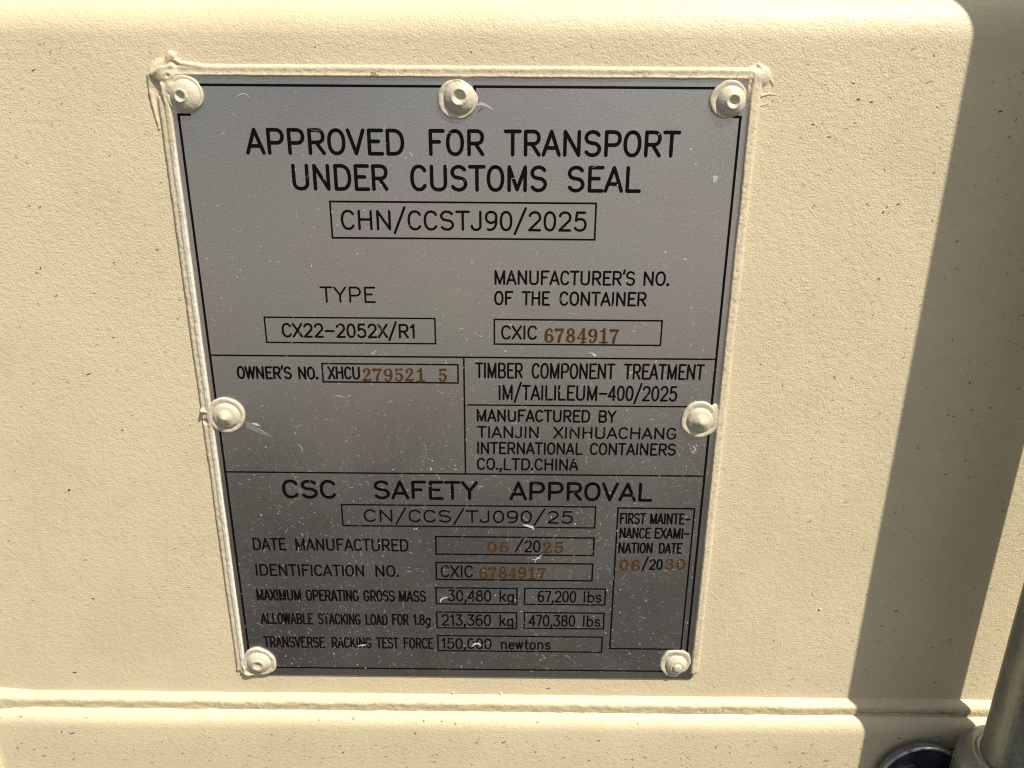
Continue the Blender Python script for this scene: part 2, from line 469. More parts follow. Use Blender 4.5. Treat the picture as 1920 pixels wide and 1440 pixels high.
BOXES = [(49.15, 37.69, 142.78, 50.89, 0.67), (21.96, 79.37, 85.31, 89.56, 0.59), (106.58, 79.51, 168.78, 89.52, 0.63),
         (41.8, 97.05, 93.48, 104.9, 0.62), (45.13, 156.25, 147.7, 166.41, 0.64), (82.52, 170.39, 147.72, 179.26, 0.68),
         (82.35, 182.57, 147.66, 191.34, 0.68), (82.03, 194.75, 116.51, 203.29, 0.65), (119.11, 194.59, 153.51, 203.09, 0.65),
         (81.96, 206.72, 116.46, 215.31, 0.65), (119.13, 206.54, 153.47, 215.07, 0.65), (82.14, 218.64, 153.25, 227.04, 0.65),
         (156.06, 156.6, 187.35, 225.13, 0.70)]
for bx in BOXES: box('box_outline', *bx)

def line(name, segs):
    V, F = [], []
    for x0, y0, x1, y1, d in segs:
        b = len(V); V += [P(x0, y0, d), P(x1, y0, d), P(x1, y1, d), P(x0, y1, d)]; F.append((b, b + 1, b + 2, b + 3))
    return face_out(obj(name, V, F, M_INK, plate))
lw = 0.85
line('border_line', [(8.0, 0, 92, .85, .03), (99.9, 0, 182, .85, .03), (99.9, .85, 100.85, 6.5, .03), (187.0, 8.9, 190.1, 9.75, .03),
                     (189.2, 9.75, 190.1, 228.5, .03), (8, 236.05, 182, 236.75, .03),
                     (0, 9.4, .85, 230, .03), (.85, 9.4, 4.6, 10.2, .03)])
line('divider_line', [(.85, 94.1, 189.2, 94.75, .032)])
line('divider_line', [(95.1, 94.75, 95.75, 142.2, .032)])
line('divider_line', [(95.75, 113.1, 189.2, 113.7, .032)])
line('divider_line', [(.85, 142.2, 189.2, 142.85, .032)])

# ---- single-stroke lettering
def arc(cx, cy, rx, ry, a0, a1, e=2.25):
    n = max(3, int(abs(a1 - a0) / 12)); out = []
    for k in range(n + 1):
        a = math.radians(a0 + (a1 - a0) * k / n); c, s = math.cos(a), math.sin(a)
        out.append((cx + rx * math.copysign(abs(c) ** (2 / e), c), cy + ry * math.copysign(abs(s) ** (2 / e), s)))
    return out

G = {}
G['A'] = (.66, [[(0, 0), (.33, 1)], [(.33, 1), (.66, 0)], [(.10, .30), (.56, .30)]])
G['B'] = (.58, [[(0, 0), (0, 1)], [(0, 1), (.3, 1)] + arc(.3, .755, .24, .245, 90, -90) , [(0, .51), (.3, .51)] + arc(.32, .255, .26, .255, 90, -90) + [(0, 0)]])
G['C'] = (.60, [arc(.30, .5, .30, .5, 38, 322)])
G['D'] = (.60, [[(0, 0), (0, 1)], [(0, 1), (.22, 1)] + arc(.24, .5, .36, .5, 90, -90) + [(0, 0)]])
G['E'] = (.52, [[(0, 0), (0, 1)], [(0, 1), (.52, 1)], [(0, .53), (.38, .53)], [(0, 0), (.52, 0)]])
G['F'] = (.52, [[(0, 0), (0, 1)], [(0, 1), (.52, 1)], [(0, .53), (.36, .53)]])
G['G'] = (.60, [arc(.30, .5, .30, .5, 38, 318), [(.56, .13), (.57, .42)], [(.57, .42), (.34, .42)]])
G['H'] = (.58, [[(0, 0), (0, 1)], [(.58, 0), (.58, 1)], [(0, .53), (.58, .53)]])
G['I'] = (0.0, [[(0, 0), (0, 1)]])
G['J'] = (.42, [[(.42, 1), (.42, .25)] + arc(.21, .22, .21, .22, -5, -180)[1:]])
G['K'] = (.56, [[(0, 0), (0, 1)], [(.54, 1), (0, .36)], [(.20, .58), (.56, 0)]])
G['L'] = (.50, [[(0, 1), (0, 0)], [(0, 0), (.50, 0)]])
G['M'] = (.68, [[(0, 0), (0, 1)], [(0, 1), (.34, .03)], [(.34, .03), (.68, 1)], [(.68, 1), (.68, 0)]])
G['N'] = (.58, [[(0, 0), (0, 1)], [(0, 1), (.58, 0)], [(.58, 0), (.58, 1)]])
G['O'] = (.60, [arc(.30, .5, .30, .5, 90, 450)])
G['P'] = (.56, [[(0, 0), (0, 1)], [(0, 1), (.28, 1)] + arc(.30, .72, .26, .28, 90, -90) + [(0, .44)]])
G['R'] = (.56, [[(0, 0), (0, 1)], [(0, 1), (.28, 1)] + arc(.30, .735, .25, .265, 90, -90) + [(0, .47)], [(.26, .47), (.56, 0)]])
G['S'] = (.58, [arc(.29, .755, .275, .245, 28, 235, 2.0) + arc(.29, .262, .29, .262, 60, -152, 2.0)])
G['T'] = (.60, [[(0, 1), (.60, 1)], [(.30, 1), (.30, 0)]])
G['U'] = (.58, [[(0, 1), (0, .32)] + arc(.29, .29, .29, .29, 180, 360)[1:-1] + [(.58, .32), (.58, 1)]])
G['V'] = (.62, [[(0, 1), (.31, 0)], [(.31, 0), (.62, 1)]])
G['W'] = (.84, [[(0, 1), (.21, 0)], [(.21, 0), (.42, 1)], [(.42, 1), (.63, 0)], [(.63, 0), (.84, 1)]])
G['X'] = (.60, [[(0, 0), (.60, 1)], [(0, 1), (.60, 0)]])
G['Y'] = (.62, [[(0, 1), (.31, .48)], [(.62, 1), (.31, .48)], [(.31, .48), (.31, 0)]])
G['0'] = (.50, [arc(.25, .5, .25, .5, 90, 450)])
G['1'] = (.18, [[(0, .80), (.18, 1)], [(.18, 1), (.18, 0)]])
G['2'] = (.52, [arc(.26, .71, .25, .29, 165, -28) + [(0, 0)], [(0, 0), (.52, 0)]])
G['3'] = (.50, [[(.03, 1), (.47, 1)], [(.47, 1), (.22, .60)], [(.22, .60)] + arc(.23, .30, .27, .30, 80, -155)])
G['4'] = (.56, [[(.42, 0), (.42, 1)], [(.42, 1), (0, .27)], [(0, .27), (.56, .27)]])
G['5'] = (.52, [[(.47, 1), (.09, 1)], [(.09, 1), (.05, .55)], [(.05, .55)] + arc(.25, .32, .27, .32, 115, -150)])
G['6'] = (.50, [arc(.25, .30, .25, .30, 90, 450), arc(.31, .48, .31, .52, 70, 185)])
G['7'] = (.50, [[(0, 1), (.50, 1)], [(.50, 1), (.20, 0)]])
G['8'] = (.50, [arc(.25, .77, .21, .23, 90, 450), arc(.25, .27, .25, .27, 90, 450)])
G['9'] = (.50, [arc(.25, .70, .25, .30, 90, 450), arc(.19, .52, .31, .52, 5, -110)])
G['/'] = (.52, [[(0, -.22), (.52, 1.22)]])
G['-'] = (.56, [[(0, .46), (.56, .46)]])
G["'"] = (.06, [[(.06, 1.12), (0, .86)]])
G['.'] = (.0, ['dot'])
G[','] = (.10, ['dotc', [(.10, .03), (.02, -.22)]])
G['k'] = (.44, [[(0, 0), (0, 1)], [(.40, .66), (0, .24)], [(.15, .40), (.44, 0)]])
G['g'] = (.46, [arc(.23, .31, .23, .32, 90, 450), [(.46, .64), (.46, -.05)] + arc(.24, -.06, .22, .22, 0, -150)[1:]])
G['l'] = (0.0, [[(0, 0), (0, 1)]])
G['b'] = (.46, [[(0, 0), (0, 1)], arc(.23, .31, .23, .31, 90, 450)])
G['s'] = (.40, [arc(.20, .48, .18, .16, 35, 250, 2.0) + arc(.20, .165, .20, .165, 75, -150, 2.0)])
G['n'] = (.42, [[(0, 0), (0, .63)], [(0, .40)] + arc(.21, .40, .21, .23, 170, 0) + [(.42, 0)]])
G['e'] = (.46, [[(.01, .33), (.45, .33)], arc(.23, .31, .23, .32, 5, 320)])
G['w'] = (.60, [[(0, .63), (.15, 0)], [(.15, 0), (.30, .63)], [(.30, .63), (.45, 0)], [(.45, 0), (.60, .63)]])
G['t'] = (.30, [[(.11, .92), (.11, .12)] + arc(.24, .14, .13, .14, 180, 285)[1:], [(0, .63), (.30, .63)]])
G['o'] = (.46, [arc(.23, .31, .23, .32, 90, 450)])

LB = dict.fromkeys('BDEFHIKLMNPRUbkln', .165); LB.update(dict.fromkeys('COGQSegos0235689', .115)); LB.update(dict.fromkeys('ATVWXYJ/47tw', .07)); LB.update({'1': .12, '-': .12, '.': .13, ',': .08, "'": .10, 'Z': .1})
RB = dict.fromkeys('HIMNUJdln1gw', .165); RB.update(dict.fromkeys('BDOGSQP0235689beosR', .115)); RB.update(dict.fromkeys('ATVWXY/47CEFLKkt', .075)); RB.update({'-': .12, '.': .15, ',': .13, "'": .08})

def write(V, F, text, x0, x1, base, cap, st):
    st *= 1.06
    ws = [G[c][0] for c in text]
    gp = [RB[a] + LB[b] for a, b in zip(text, text[1:])] + [0]
    tot = sum(ws) + sum(gp)
    sx = (x1 - x0 - st) / max(tot, .01); sy = cap - st
    x = x0 + st / 2
    for c, w, gap in zip(text, ws, gp):
        lv = 0.05
        for s in G[c][1]:
            if s == 'dot' or s == 'dotc':
                disc(V, F, x + (.08 * sx if s == 'dotc' else 0), base - st * .75, st * .75, lv)
            else:
                ribbon(V, F, [(x + px * sx, base - st / 2 - py * sy) for px, py in s], st, lv)
            lv += 0.008
        x += (w + gap) * sx

# ---- stamped serif figures: ribbons of changing width (x, y, width)
def ring(cx, cy, rx, ry, thick, thin, a0=90, a1=450):
    n = 28; out = []
    for k in range(n + 1):
        a = math.radians(a0 + (a1 - a0) * k / n)
        out.append((cx + rx * math.cos(a), cy + ry * math.sin(a), thin + (thick - thin) * abs(math.cos(a)) ** 1.3))
    return out
D = {}
D['0'] = [ring(.31, .5, .225, .445, .19, .10)]
D['1'] = [[(.34, .04, .20), (.34, .55, .20), (.34, .98, .17)], [(.32, .90, .12), (.20, .82, .12), (.10, .80, .08)], [(.06, .05, .10), (.60, .05, .10)]]
D['2'] = [[(.14, .74, .15), (.10, .80, .10), (.16, .90, .09), (.30, .95, .10), (.44, .90, .16), (.49, .76, .19), (.44, .60, .18), (.30, .42, .13), (.14, .20, .10), (.07, .09, .08)],
          [(.06, .09, .16), (.25, .09, .18), (.45, .08, .18), (.55, .12, .12), (.58, .26, .06)], [(.15, .73, .17), (.16, .72, .17)]]
D['3'] = [[(.13, .76, .14), (.12, .84, .10), (.20, .93, .09), (.33, .95, .11), (.46, .86, .17), (.47, .72, .18), (.38, .58, .12), (.24, .53, .08)],
          [(.25, .53, .08), (.40, .49, .13), (.50, .37, .19), (.50, .23, .19), (.40, .10, .13), (.26, .05, .10), (.13, .09, .09), (.08, .18, .14)],
          [(.14, .75, .16), (.15, .74, .16)], [(.10, .22, .16), (.11, .22, .16)]]
D['4'] = [[(.42, .04, .18), (.42, .96, .18)], [(.40, .95, .09), (.05, .32, .10)], [(.03, .30, .10), (.62, .30, .10)], [(.24, .04, .09), (.60, .04, .09)]]
D['5'] = [[(.14, .90, .17), (.52, .92, .16)], [(.14, .94, .08), (.12, .50, .08)], [(.12, .50, .08), (.24, .58, .10), (.40, .56, .15), (.50, .42, .19), (.50, .25, .19), (.40, .11, .13), (.26, .05, .10), (.13, .09, .10), (.09, .20, .14)],
          [(.11, .23, .17), (.12, .23, .17)]]
D['6'] = [ring(.32, .30, .215, .255, .19, .09), [(.49, .80, .15), (.46, .92, .10), (.34, .95, .10), (.20, .86, .15), (.11, .65, .18), (.095, .40, .18), (.12, .28, .16)], [(.47, .80, .16), (.48, .80, .16)]]
D['7'] = [[(.06, .88, .20), (.30, .88, .18), (.56, .90, .14)], [(.06, .96, .06), (.07, .70, .07)], [(.54, .90, .09), (.42, .64, .13), (.31, .36, .18), (.27, .06, .20)]]
D['8'] = [ring(.31, .735, .185, .215, .17, .09), ring(.31, .27, .225, .225, .19, .09)]
D['9'] = [[(1 - 0) * .62 - 0 and (.62 - x, 1 - y, w) for x, y, w in s] for s in D['6']]

def stamp(V, F, text, x0, x1, base, cap):
    adv = .735
    tot = adv * (len(text) - 1) + .60
    sx = (x1 - x0) / tot
    ws = sx * 0.5 + cap * 0.5
    x = x0
    for c in text:
        lv = 0.05; jx, jy = rng.gauss(0, .05), rng.gauss(0, .06)
        for s in D[c]:
            pts = [(x + jx + p[0] * sx, base + jy - p[1] * cap) for p in s]; wid = [p[2] * min(ws, cap) * 1.05 for p in s]
            if len(pts) > 3 and len(pts) < 20:      # smooth the curve
                np_, nw = [], []
                for i in range(len(pts) - 1):
                    p0, p1, p2, p3 = pts[max(i - 1, 0)], pts[i], pts[i + 1], pts[min(i + 2, len(pts) - 1)]
                    for q in range(4):
                        t = q / 4
                        np_.append(tuple(.5 * (2 * p1[a] + (p2[a] - p0[a]) * t + (2 * p0[a] - 5 * p1[a] + 4 * p2[a] - p3[a]) * t * t + (3 * p1[a] - p0[a] - 3 * p2[a] + p3[a]) * t ** 3) for a in (0, 1)))
                        nw.append(wid[i] + (wid[i + 1] - wid[i]) * t)
                pts, wid = np_ + [pts[-1]], nw + [wid[-1]]
            ribbon(V, F, pts, wid, lv, cap=True, capn=6); lv += .008
        x += adv * sx

TEXT = [
 ('lettering', 'large black heading APPROVED FOR TRANSPORT', [('APPROVED', 21.93, 76.29, 22.6, 8.8, 1.2), ('FOR', 84.61, 103.58, 22.6, 8.8, 1.2), ('TRANSPORT', 110.13, 170.24, 22.6, 8.8, 1.2)]),
 ('lettering', 'large black heading UNDER CUSTOMS SEAL', [('UNDER', 36.95, 70.23, 34.4, 9.0, 1.2), ('CUSTOMS', 77.84, 125.2, 34.4, 9.0, 1.2), ('SEAL', 132.09, 157.76, 34.4, 9.0, 1.2)]),
 ('lettering', 'black approval number CHN/CCSTJ90/2025', [('CHN/CCSTJ90/2025', 52.86, 139.46, 47.83, 7.07, .85)]),
 ('lettering', 'black word TYPE', [('TYPE', 43.44, 63.7, 74.05, 6.04, .68)]),
 ('lettering', 'black type code CX22-2052X/R1', [('CX22-2052X/R1', 28.21, 77.43, 87.35, 5.6, .77)]),
 ('lettering', "black caption MANUFACTURER'S NO.", [("MANUFACTURER'S", 106.92, 157.69, 67.0, 5.43, .75), ('NO.', 160.65, 169.88, 67.0, 5.43, .75)]),
 ('lettering', 'black caption OF THE CONTAINER', [('OF', 106.8, 113.87, 74.55, 5.4, .75), ('THE', 116.88, 127.2, 74.55, 5.4, .75), ('CONTAINER', 130.54, 162.25, 74.55, 5.4, .75)]),
 ('lettering', 'black letters CXIC in the upper box', [('CXIC', 109.35, 122.94, 87.44, 5.48, .72)]),
 ('stamped_number', 'rusty stamped serif number 6784917 in the upper box', [('6784917', 125.38, 152.86, 88.49, 5.54, 0)]),
 ('lettering', "narrow black caption OWNER'S NO.", [("OWNER'S", 9.69, 30.45, 103.76, 5.2, .77), ('NO.', 32.88, 40.22, 103.76, 5.2, .77)]),
 ('lettering', 'black letters XHCU', [('XHCU', 43.97, 56.2, 103.59, 5.23, .73)]),
 ('stamped_number', 'rusty stamped serif number 279521 5', [('279521', 57.1, 80.5, 104.2, 5.22, 0), ('5', 85.74, 88.92, 104.15, 5.2, 0)]),
 ('lettering', 'black caption TIMBER COMPONENT TREATMENT', [('TIMBER', 99.63, 117.61, 102.66, 6.3, .75), ('COMPONENT', 120.86, 152.28, 102.66, 6.3, .75), ('TREATMENT', 155.39, 185.75, 102.66, 6.3, .75)]),
 ('lettering', 'black code IM/TAILILEUM-400/2025', [('IM/TAILILEUM-400/2025', 108.44, 176.3, 111.37, 6.28, .75)]),
 ('lettering', 'black caption MANUFACTURED BY', [('MANUFACTURED', 100.06, 143.67, 120.29, 5.25, .75), ('BY', 146.81, 153.68, 120.29, 5.25, .75)]),
 ('lettering', 'black maker line TIANJIN XINHUACHANG', [('TIANJIN', 100.05, 124.03, 127.08, 5.08, .70), ('XINHUACHANG', 129.61, 177.32, 127.08, 5.08, .70)]),
 ('lettering', 'black maker line INTERNATIONAL CONTAINERS', [('INTERNATIONAL', 100.13, 141.36, 133.92, 5.3, .72), ('CONTAINERS', 144.04, 177.58, 133.92, 5.3, .72)]),
 ('lettering', 'black maker line CO.,LTD.CHINA', [('CO.,LTD.CHINA', 99.91, 139.91, 140.73, 5.27, .72)]),
 ('lettering', 'large wide black heading CSC SAFETY APPROVAL', [('CSC', 22.23, 44.15, 154.05, 8.45, 1.22), ('SAFETY', 58.67, 100.38, 154.05, 8.45, 1.2), ('APPROVAL', 112.79, 169.82, 154.0, 8.4, 1.2)]),
 ('lettering', 'wide black number CN/CCS/TJ090/25', [('CN/CCS/TJ090/25', 54.09, 138.46, 164.28, 5.75, .70)]),
 ('lettering', 'black caption DATE MANUFACTURED', [('DATE', 7.8, 21.63, 177.88, 5.86, .72), ('MANUFACTURED', 25.3, 71.67, 177.88, 5.86, .72)]),
 ('stamped_number', 'rusty stamped month 06 of the date manufactured', [('06', 103.72, 112.63, 178.03, 5.25, 0)]),
 ('lettering', 'black figures /20 of the date manufactured', [('/', 115.11, 118.76, 177.0, 4.95, .7), ('20', 119.02, 125.68, 177.7, 5.63, .7)]),
 ('stamped_number', 'rusty stamped year 25 of the date manufactured', [('25', 126.44, 135.07, 178.06, 5.34, 0)]),
 ('lettering', 'black caption IDENTIFICATION NO.', [('IDENTIFICATION', 7.7, 52.75, 190.07, 5.7, .72), ('NO.', 57.4, 67.02, 190.07, 5.7, .72)]),
 ('lettering', 'black letters CXIC in the lower box', [('CXIC', 84.52, 98.17, 189.99, 5.88, .71)]),
 ('stamped_number', 'rusty stamped serif number 6784917 in the lower box', [('6784917', 100.35, 127.95, 190.47, 5.6, 0)]),
 ('lettering', 'narrow black caption MAXIMUM OPERATING GROSS MASS', [('MAXIMUM', 6.72, 25.5, 202.18, 5.66, .72), ('OPERATING', 27.49, 49.85, 202.18, 5.66, .72), ('GROSS', 51.73, 65.03, 202.18, 5.66, .72), ('MASS', 66.65, 78.11, 202.18, 5.66, .72)]),
 ('lettering', 'black figures 30,480 kg', [('30,480', 87.23, 105.43, 201.72, 5.75, .67), ('kg', 108.9, 115.02, 201.72, 5.75, .67)]),
 ('lettering', 'black figures 67,200 lbs', [('67,200', 124.89, 141.13, 201.7, 5.72, .67), ('lbs', 144.17, 151.79, 201.65, 5.71, .67)]),
 ('lettering', 'narrow black caption ALLOWABLE STACKING LOAD FOR 1.8g', [('ALLOWABLE', 7.26, 29.82, 213.92, 5.68, .68), ('STACKING', 31.64, 49.98, 213.92, 5.68, .68), ('LOAD', 51.92, 61.49, 213.9, 5.68, .68), ('FOR', 63.27, 70.31, 213.88, 5.68, .68), ('1.8g', 72.2, 79.71, 213.85, 5.68, .68)]),
 ('lettering', 'black figures 213,360 kg', [('213,360', 84.25, 105.4, 213.88, 5.86, .68), ('kg', 108.91, 114.89, 213.85, 5.86, .68)]),
 ('lettering', 'black figures 470,380 lbs', [('470,380', 121.13, 141.12, 213.82, 5.88, .68), ('lbs', 144.33, 151.8, 213.72, 5.86, .68)]),
 ('lettering', 'narrow black caption TRANSVERSE RACKING TEST FORCE', [('TRANSVERSE', 7.3, 33.83, 225.95, 5.77, .69), ('RACKING', 36.65, 53.93, 225.95, 5.77, .69), ('TEST', 55.74, 65.7, 225.92, 5.77, .69), ('FORCE', 67.68, 80.62, 225.9, 5.78, .69)]),
 ('lettering', 'black figures 150,000 newtons', [('150,000', 83.96, 105.48, 225.8, 5.66, .69), ('newtons', 109.5, 130.97, 225.72, 5.67, .69)]),
 ('lettering', 'narrow black line FIRST MAINTE-', [('FIRST', 157.35, 167.89, 164.24, 5.17, .70), ('MAINTE-', 169.49, 185.92, 164.24, 5.17, .70)]),
 ('lettering', 'narrow black line NANCE EXAMI-', [('NANCE', 157.53, 170.34, 170.79, 5.12, .70), ('EXAMI-', 171.81, 186.18, 170.79, 5.12, .70)]),
 ('lettering', 'narrow black line NATION DATE', [('NATION', 157.44, 171.48, 177.73, 5.13, .70), ('DATE', 173.99, 183.64, 177.73, 5.13, .70)]),
 ('stamped_number', 'rusty stamped month 06 of the examination date', [('06', 158.2, 166.77, 186.0, 5.32, 0)]),
 ('lettering', 'black figures /20 of the examination date', [('/', 167.44, 170.26, 185.3, 5.3, .7), ('20', 170.54, 176.18, 185.47, 5.22, .7)]),
 ('stamped_number', 'rusty stamped year 30 of the examination date', [('30', 177.06, 185.43, 185.28, 5.05, 0)]),
]
for name, lab, words in TEXT:
    V, F = [], []
    for w in words:
        if name == 'lettering': write(V, F, *w)
        else: stamp(V, F, *w[:5])
    face_out(obj(name, V, F, M_INK if name == 'lettering' else M_STAMP, plate, label=lab))

# ---- sealant round three sides of the plate, built as one swollen bead
def lerp_tab(u, tab):
    if u <= tab[0][0]: return tab[0][1]
    for (a, x), (b, y) in zip(tab, tab[1:]):
        if u <= b: return x + (y - x) * (u - a) / (b - a)
    return tab[-1][1]
TOPP = [(0, 0), (.08, .65), (.2, 1.0), (.34, 1.08), (.55, .98), (.72, 1.02), (.80, 1.25), (.93, 1.22), (1, .85), (1.04, 0)]
LEFTP = [(0, 0), (.06, .65), (.18, 1.1), (.34, 1.0), (.46, .9), (.53, 1.05), (.66, 1.45), (.74, 1.3), (.82, 1.5), (.93, 1.4), (1, .9), (1.04, 0)]
RIGHTP = [(0, 0), (.08, .7), (.25, 1.25), (.45, 1.45), (.7, 1.6), (.88, 1.7), (.97, 1.5), (1, 1.0), (1.04, 0)]

def seg_d(x, y, ax, ay, bx, by):
    dx, dy = bx - ax, by - ay; t = max(0, min(1, ((x - ax) * dx + (y - ay) * dy) / (dx * dx + dy * dy)))
    return math.hypot(x - ax - t * dx, y - ay - t * dy), t
def ridge(x, y, pts, r0, r1, h0, h1):
    best = 0; n = len(pts) - 1
    for i in range(n):
        d, t = seg_d(x, y, *pts[i], *pts[i + 1]); f = (i + t) / n
        r = r0 + (r1 - r0) * f; h = h0 + (h1 - h0) * f
        if d < r: best = max(best, h * math.sqrt(1 - (d / r) ** 2))
    return best
def blob(x, y, cx, cy, rx, ry, h):
    q = ((x - cx) / rx) ** 2 + ((y - cy) / ry) ** 2
    return h * math.sqrt(1 - q) if q < 1 else 0
def soft(x, y, cx, cy, rx, ry, h):
    q = ((x - cx) / rx) ** 2 + ((y - cy) / ry) ** 2
    return h * (1 - q) ** 1.5 if q < 1 else 0
def smax(a, b, k=.35):
    return b if a <= 0 else (a if b <= 0 else max(a, b) + max(0, k - abs(a - b)) ** 2 / (4 * k))
def seal_h(x, y):
    h = 0.0
    wob = .16 * fbm(x * .06, y * .06, 1.0) + .10 * fbm(x * .3, y * .3, 5.0)
    if -4.5 < y < 239.2:
        end = min(1, math.sqrt(max(0, 239.2 - y) / 2.2))
        u = (x + 6.05 - wob + (1 - end) * 1.2) / 4.35
        h = max(h, lerp_tab(u, LEFTP) * min(1, end + .1))
    if -4.0 < x < 194.5:
        u = (y + 5.95 - wob) / 3.75
        h = max(h, lerp_tab(u, TOPP))
    if -4.5 < y < 237.6:
        end = min(1, math.sqrt(max(0, 237.6 - y) / 1.5))
        u = (195.85 + .00 * y + wob - x - (1 - end)) / 3.75
        h = max(h, lerp_tab(u, RIGHTP) * min(1, end + .1))
    # corner smears
    if x < 14 and y < 20:
        e = fbm(x * .16, y * .16, 12.0); xx, yy = x + .45 * e, y + .45 * fbm(x * .16, y * .16, 15.0)
        h = smax(h, soft(xx, yy, -2.0, -2.6, 6.6, 5.8, 2.0)); h = smax(h, soft(xx, yy, -.8, 1.2, 3.8, 5.4, 1.9))
        h = smax(h, ridge(xx, yy, [(.8, -8.3), (-.6, -6.9), (-4.6, -5.0), (-7.4, -2.2), (-8.2, 1.4), (-7.7, 7.0), (-7.0, 14.6)], 1.5, .5, 1.7, .5))
        h = smax(h, ridge(xx, yy, [(.9, -8.5), (1.0, -7.4), (3.4, -6.1), (10, -5.3)], .8, .8, 1.1, 1.2))
        h = smax(h, ridge(xx, yy, [(-6.2, -2.6), (-3.0, -4.6), (.2, -5.2)], 1.1, 1.1, 1.9, 1.8))
        h = smax(h, ridge(xx, yy, [(-3.4, .6), (-3.3, 4), (-2.9, 9)], 1.2, .8, 2.1, 1.3))
        h -= max(0, 1.2 - 1.2 * (((xx + 5.2) / 1.6) ** 2 + ((yy - 1.6) / 2.8) ** 2)) + max(0, .5 - .8 * (((xx + 1.2) / 1.0) ** 2 + ((yy + 2.4) / 1.0) ** 2))
        h = max(h, 0)
    if x > 184 and y < 14:
        xx = x + .5 * fbm(x * .25, y * .25, 12.0)
        h = smax(h, soft(xx, y, 194.0, -3.2, 5.0, 4.2, 1.5)); h = smax(h, ridge(xx, y, [(194.0, -6.6), (196.6, -5.0), (199.6, -.6)], .8, .3, .9, .3)); h = smax(h, ridge(xx, y, [(192.0, -3), (191.4, -.5), (191.7, 4)], 1.3, .6, 1.5, 1.0))
        h = max(h, ridge(x, y, [(195, 3.0), (198.4, 2.1), (201, 2.3)], .5, .3, .4, .2), ridge(x, y, [(195, 6.0), (199, 5.1)], .4, .25, .3, .15))
    if x < 5 and 110 < y < 130:
        h = max(h, blob(x, y, -5.2, 116.6, 1.0, 1.0, 2.4), blob(x, y, -2.2, 119, 3.0, 5.5, 1.4), ridge(x, y, [(-5.5, 116.8), (-2, 117.5)], .7, .7, 1.5, 1.5))
        h -= max(0, 1.3 - 1.3 * (((x + 4.4) / 1.2) ** 2 + ((y - 121) / 1.2) ** 2))
    if x > 186 and 108 < y < 130: h = max(h, blob(x, y, 191.2, 118, 3.4, 6.8, 1.6))
    if y > 232 and x < 3: h = max(h, ridge(x, y, [(-2.2, 236), (-2.4, 239.2), (-1.0, 240.2), (2, 239.6)], 1.0, .7, 2.1, 1.5), ridge(x, y, [(-3.6, 238.6), (-3.2, 240.4)], .6, .25, 1.6, .6))
    if y > 230 and x > 188: h = max(h, ridge(x, y, [(193.3, 235), (193.5, 238.4)], 1.0, .55, 1.7, 1.3))
    if h > .1: h += .10 * fbm(x * .5, y * .5, 3.0) + .05 * fbm(x * 1.6, y * 1.6, 7.0)
    return h
def seal_mesh(regions, stp=.36):
    V, F, idx = [], [], {}
    cells = set()
    for x0, y0, x1, y1 in regions:
        for i in range(int(x0 / stp) - 1, int(x1 / stp) + 1):
            for j in range(int(y0 / stp) - 1, int(y1 / stp) + 1): cells.add((i, j))
    hs = {}
    def hh(i, j):
        if (i, j) not in hs: hs[(i, j)] = seal_h(i * stp, j * stp)
        return hs[(i, j)]
    def vid(i, j):
        if (i, j) not in idx:
            idx[(i, j)] = len(V); V.append(P(i * stp, j * stp, WD - .06 + max(0, hh(i, j))))
        return idx[(i, j)]
    for i, j in cells:
        if max(hh(i, j), hh(i + 1, j), hh(i, j + 1), hh(i + 1, j + 1)) > .05:
            F.append((vid(i, j), vid(i, j + 1), vid(i + 1, j + 1), vid(i + 1, j)))
    return V, F
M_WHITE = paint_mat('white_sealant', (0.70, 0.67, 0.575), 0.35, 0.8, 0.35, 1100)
V, F = seal_mesh([(-10, -10, 14, 18), (-7.5, 18, 0, 242), (14, -7.5, 184, -1), (184, -8, 203, 16), (190, 16, 197.5, 240), (-7, 110, 2, 130), (187, 110, 196, 127), (-6, 234, 3, 242), (189, 232, 197, 240)])
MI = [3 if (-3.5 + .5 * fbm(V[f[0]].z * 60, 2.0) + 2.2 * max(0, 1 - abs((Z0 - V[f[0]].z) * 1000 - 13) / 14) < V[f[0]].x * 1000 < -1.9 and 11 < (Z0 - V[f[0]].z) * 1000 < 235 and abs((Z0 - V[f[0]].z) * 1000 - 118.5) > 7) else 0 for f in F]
for i in range(800):
    side = rng.random()
    if side < .38: x, y, d = rng.uniform(10, 190), rng.uniform(-5.2, -3.2), WD + 1.4
    elif side < .69: x, y, d = rng.uniform(-5.3, -3.8), rng.uniform(10, 234), WD + 1.15
    else: x, y, d = rng.uniform(193, 195), rng.uniform(8, 232), WD + 1.7
    fleck(V, F, MI, x, y, .25 + .5 * rng.random(), .08 + .12 * rng.random(), rng.gauss(0, .6), 0, d + .05 + .00005 * i, 1 if rng.random() < .3 else 2)
for q in range(6): fleck(V, F, MI, 66.5 + q * .5, -3.4 + .12 * q * (-1) ** q, 1.2, .45, -.4, .3, WD + 1.5 + .004 * q, 2)
face_out(obj('sealant_bead', V, F, [M_CAULK, M_FLECK_D, M_FLECK_M, M_WHITE], plate, True, MI, label='cream painted sealant bead along the top and both sides'))

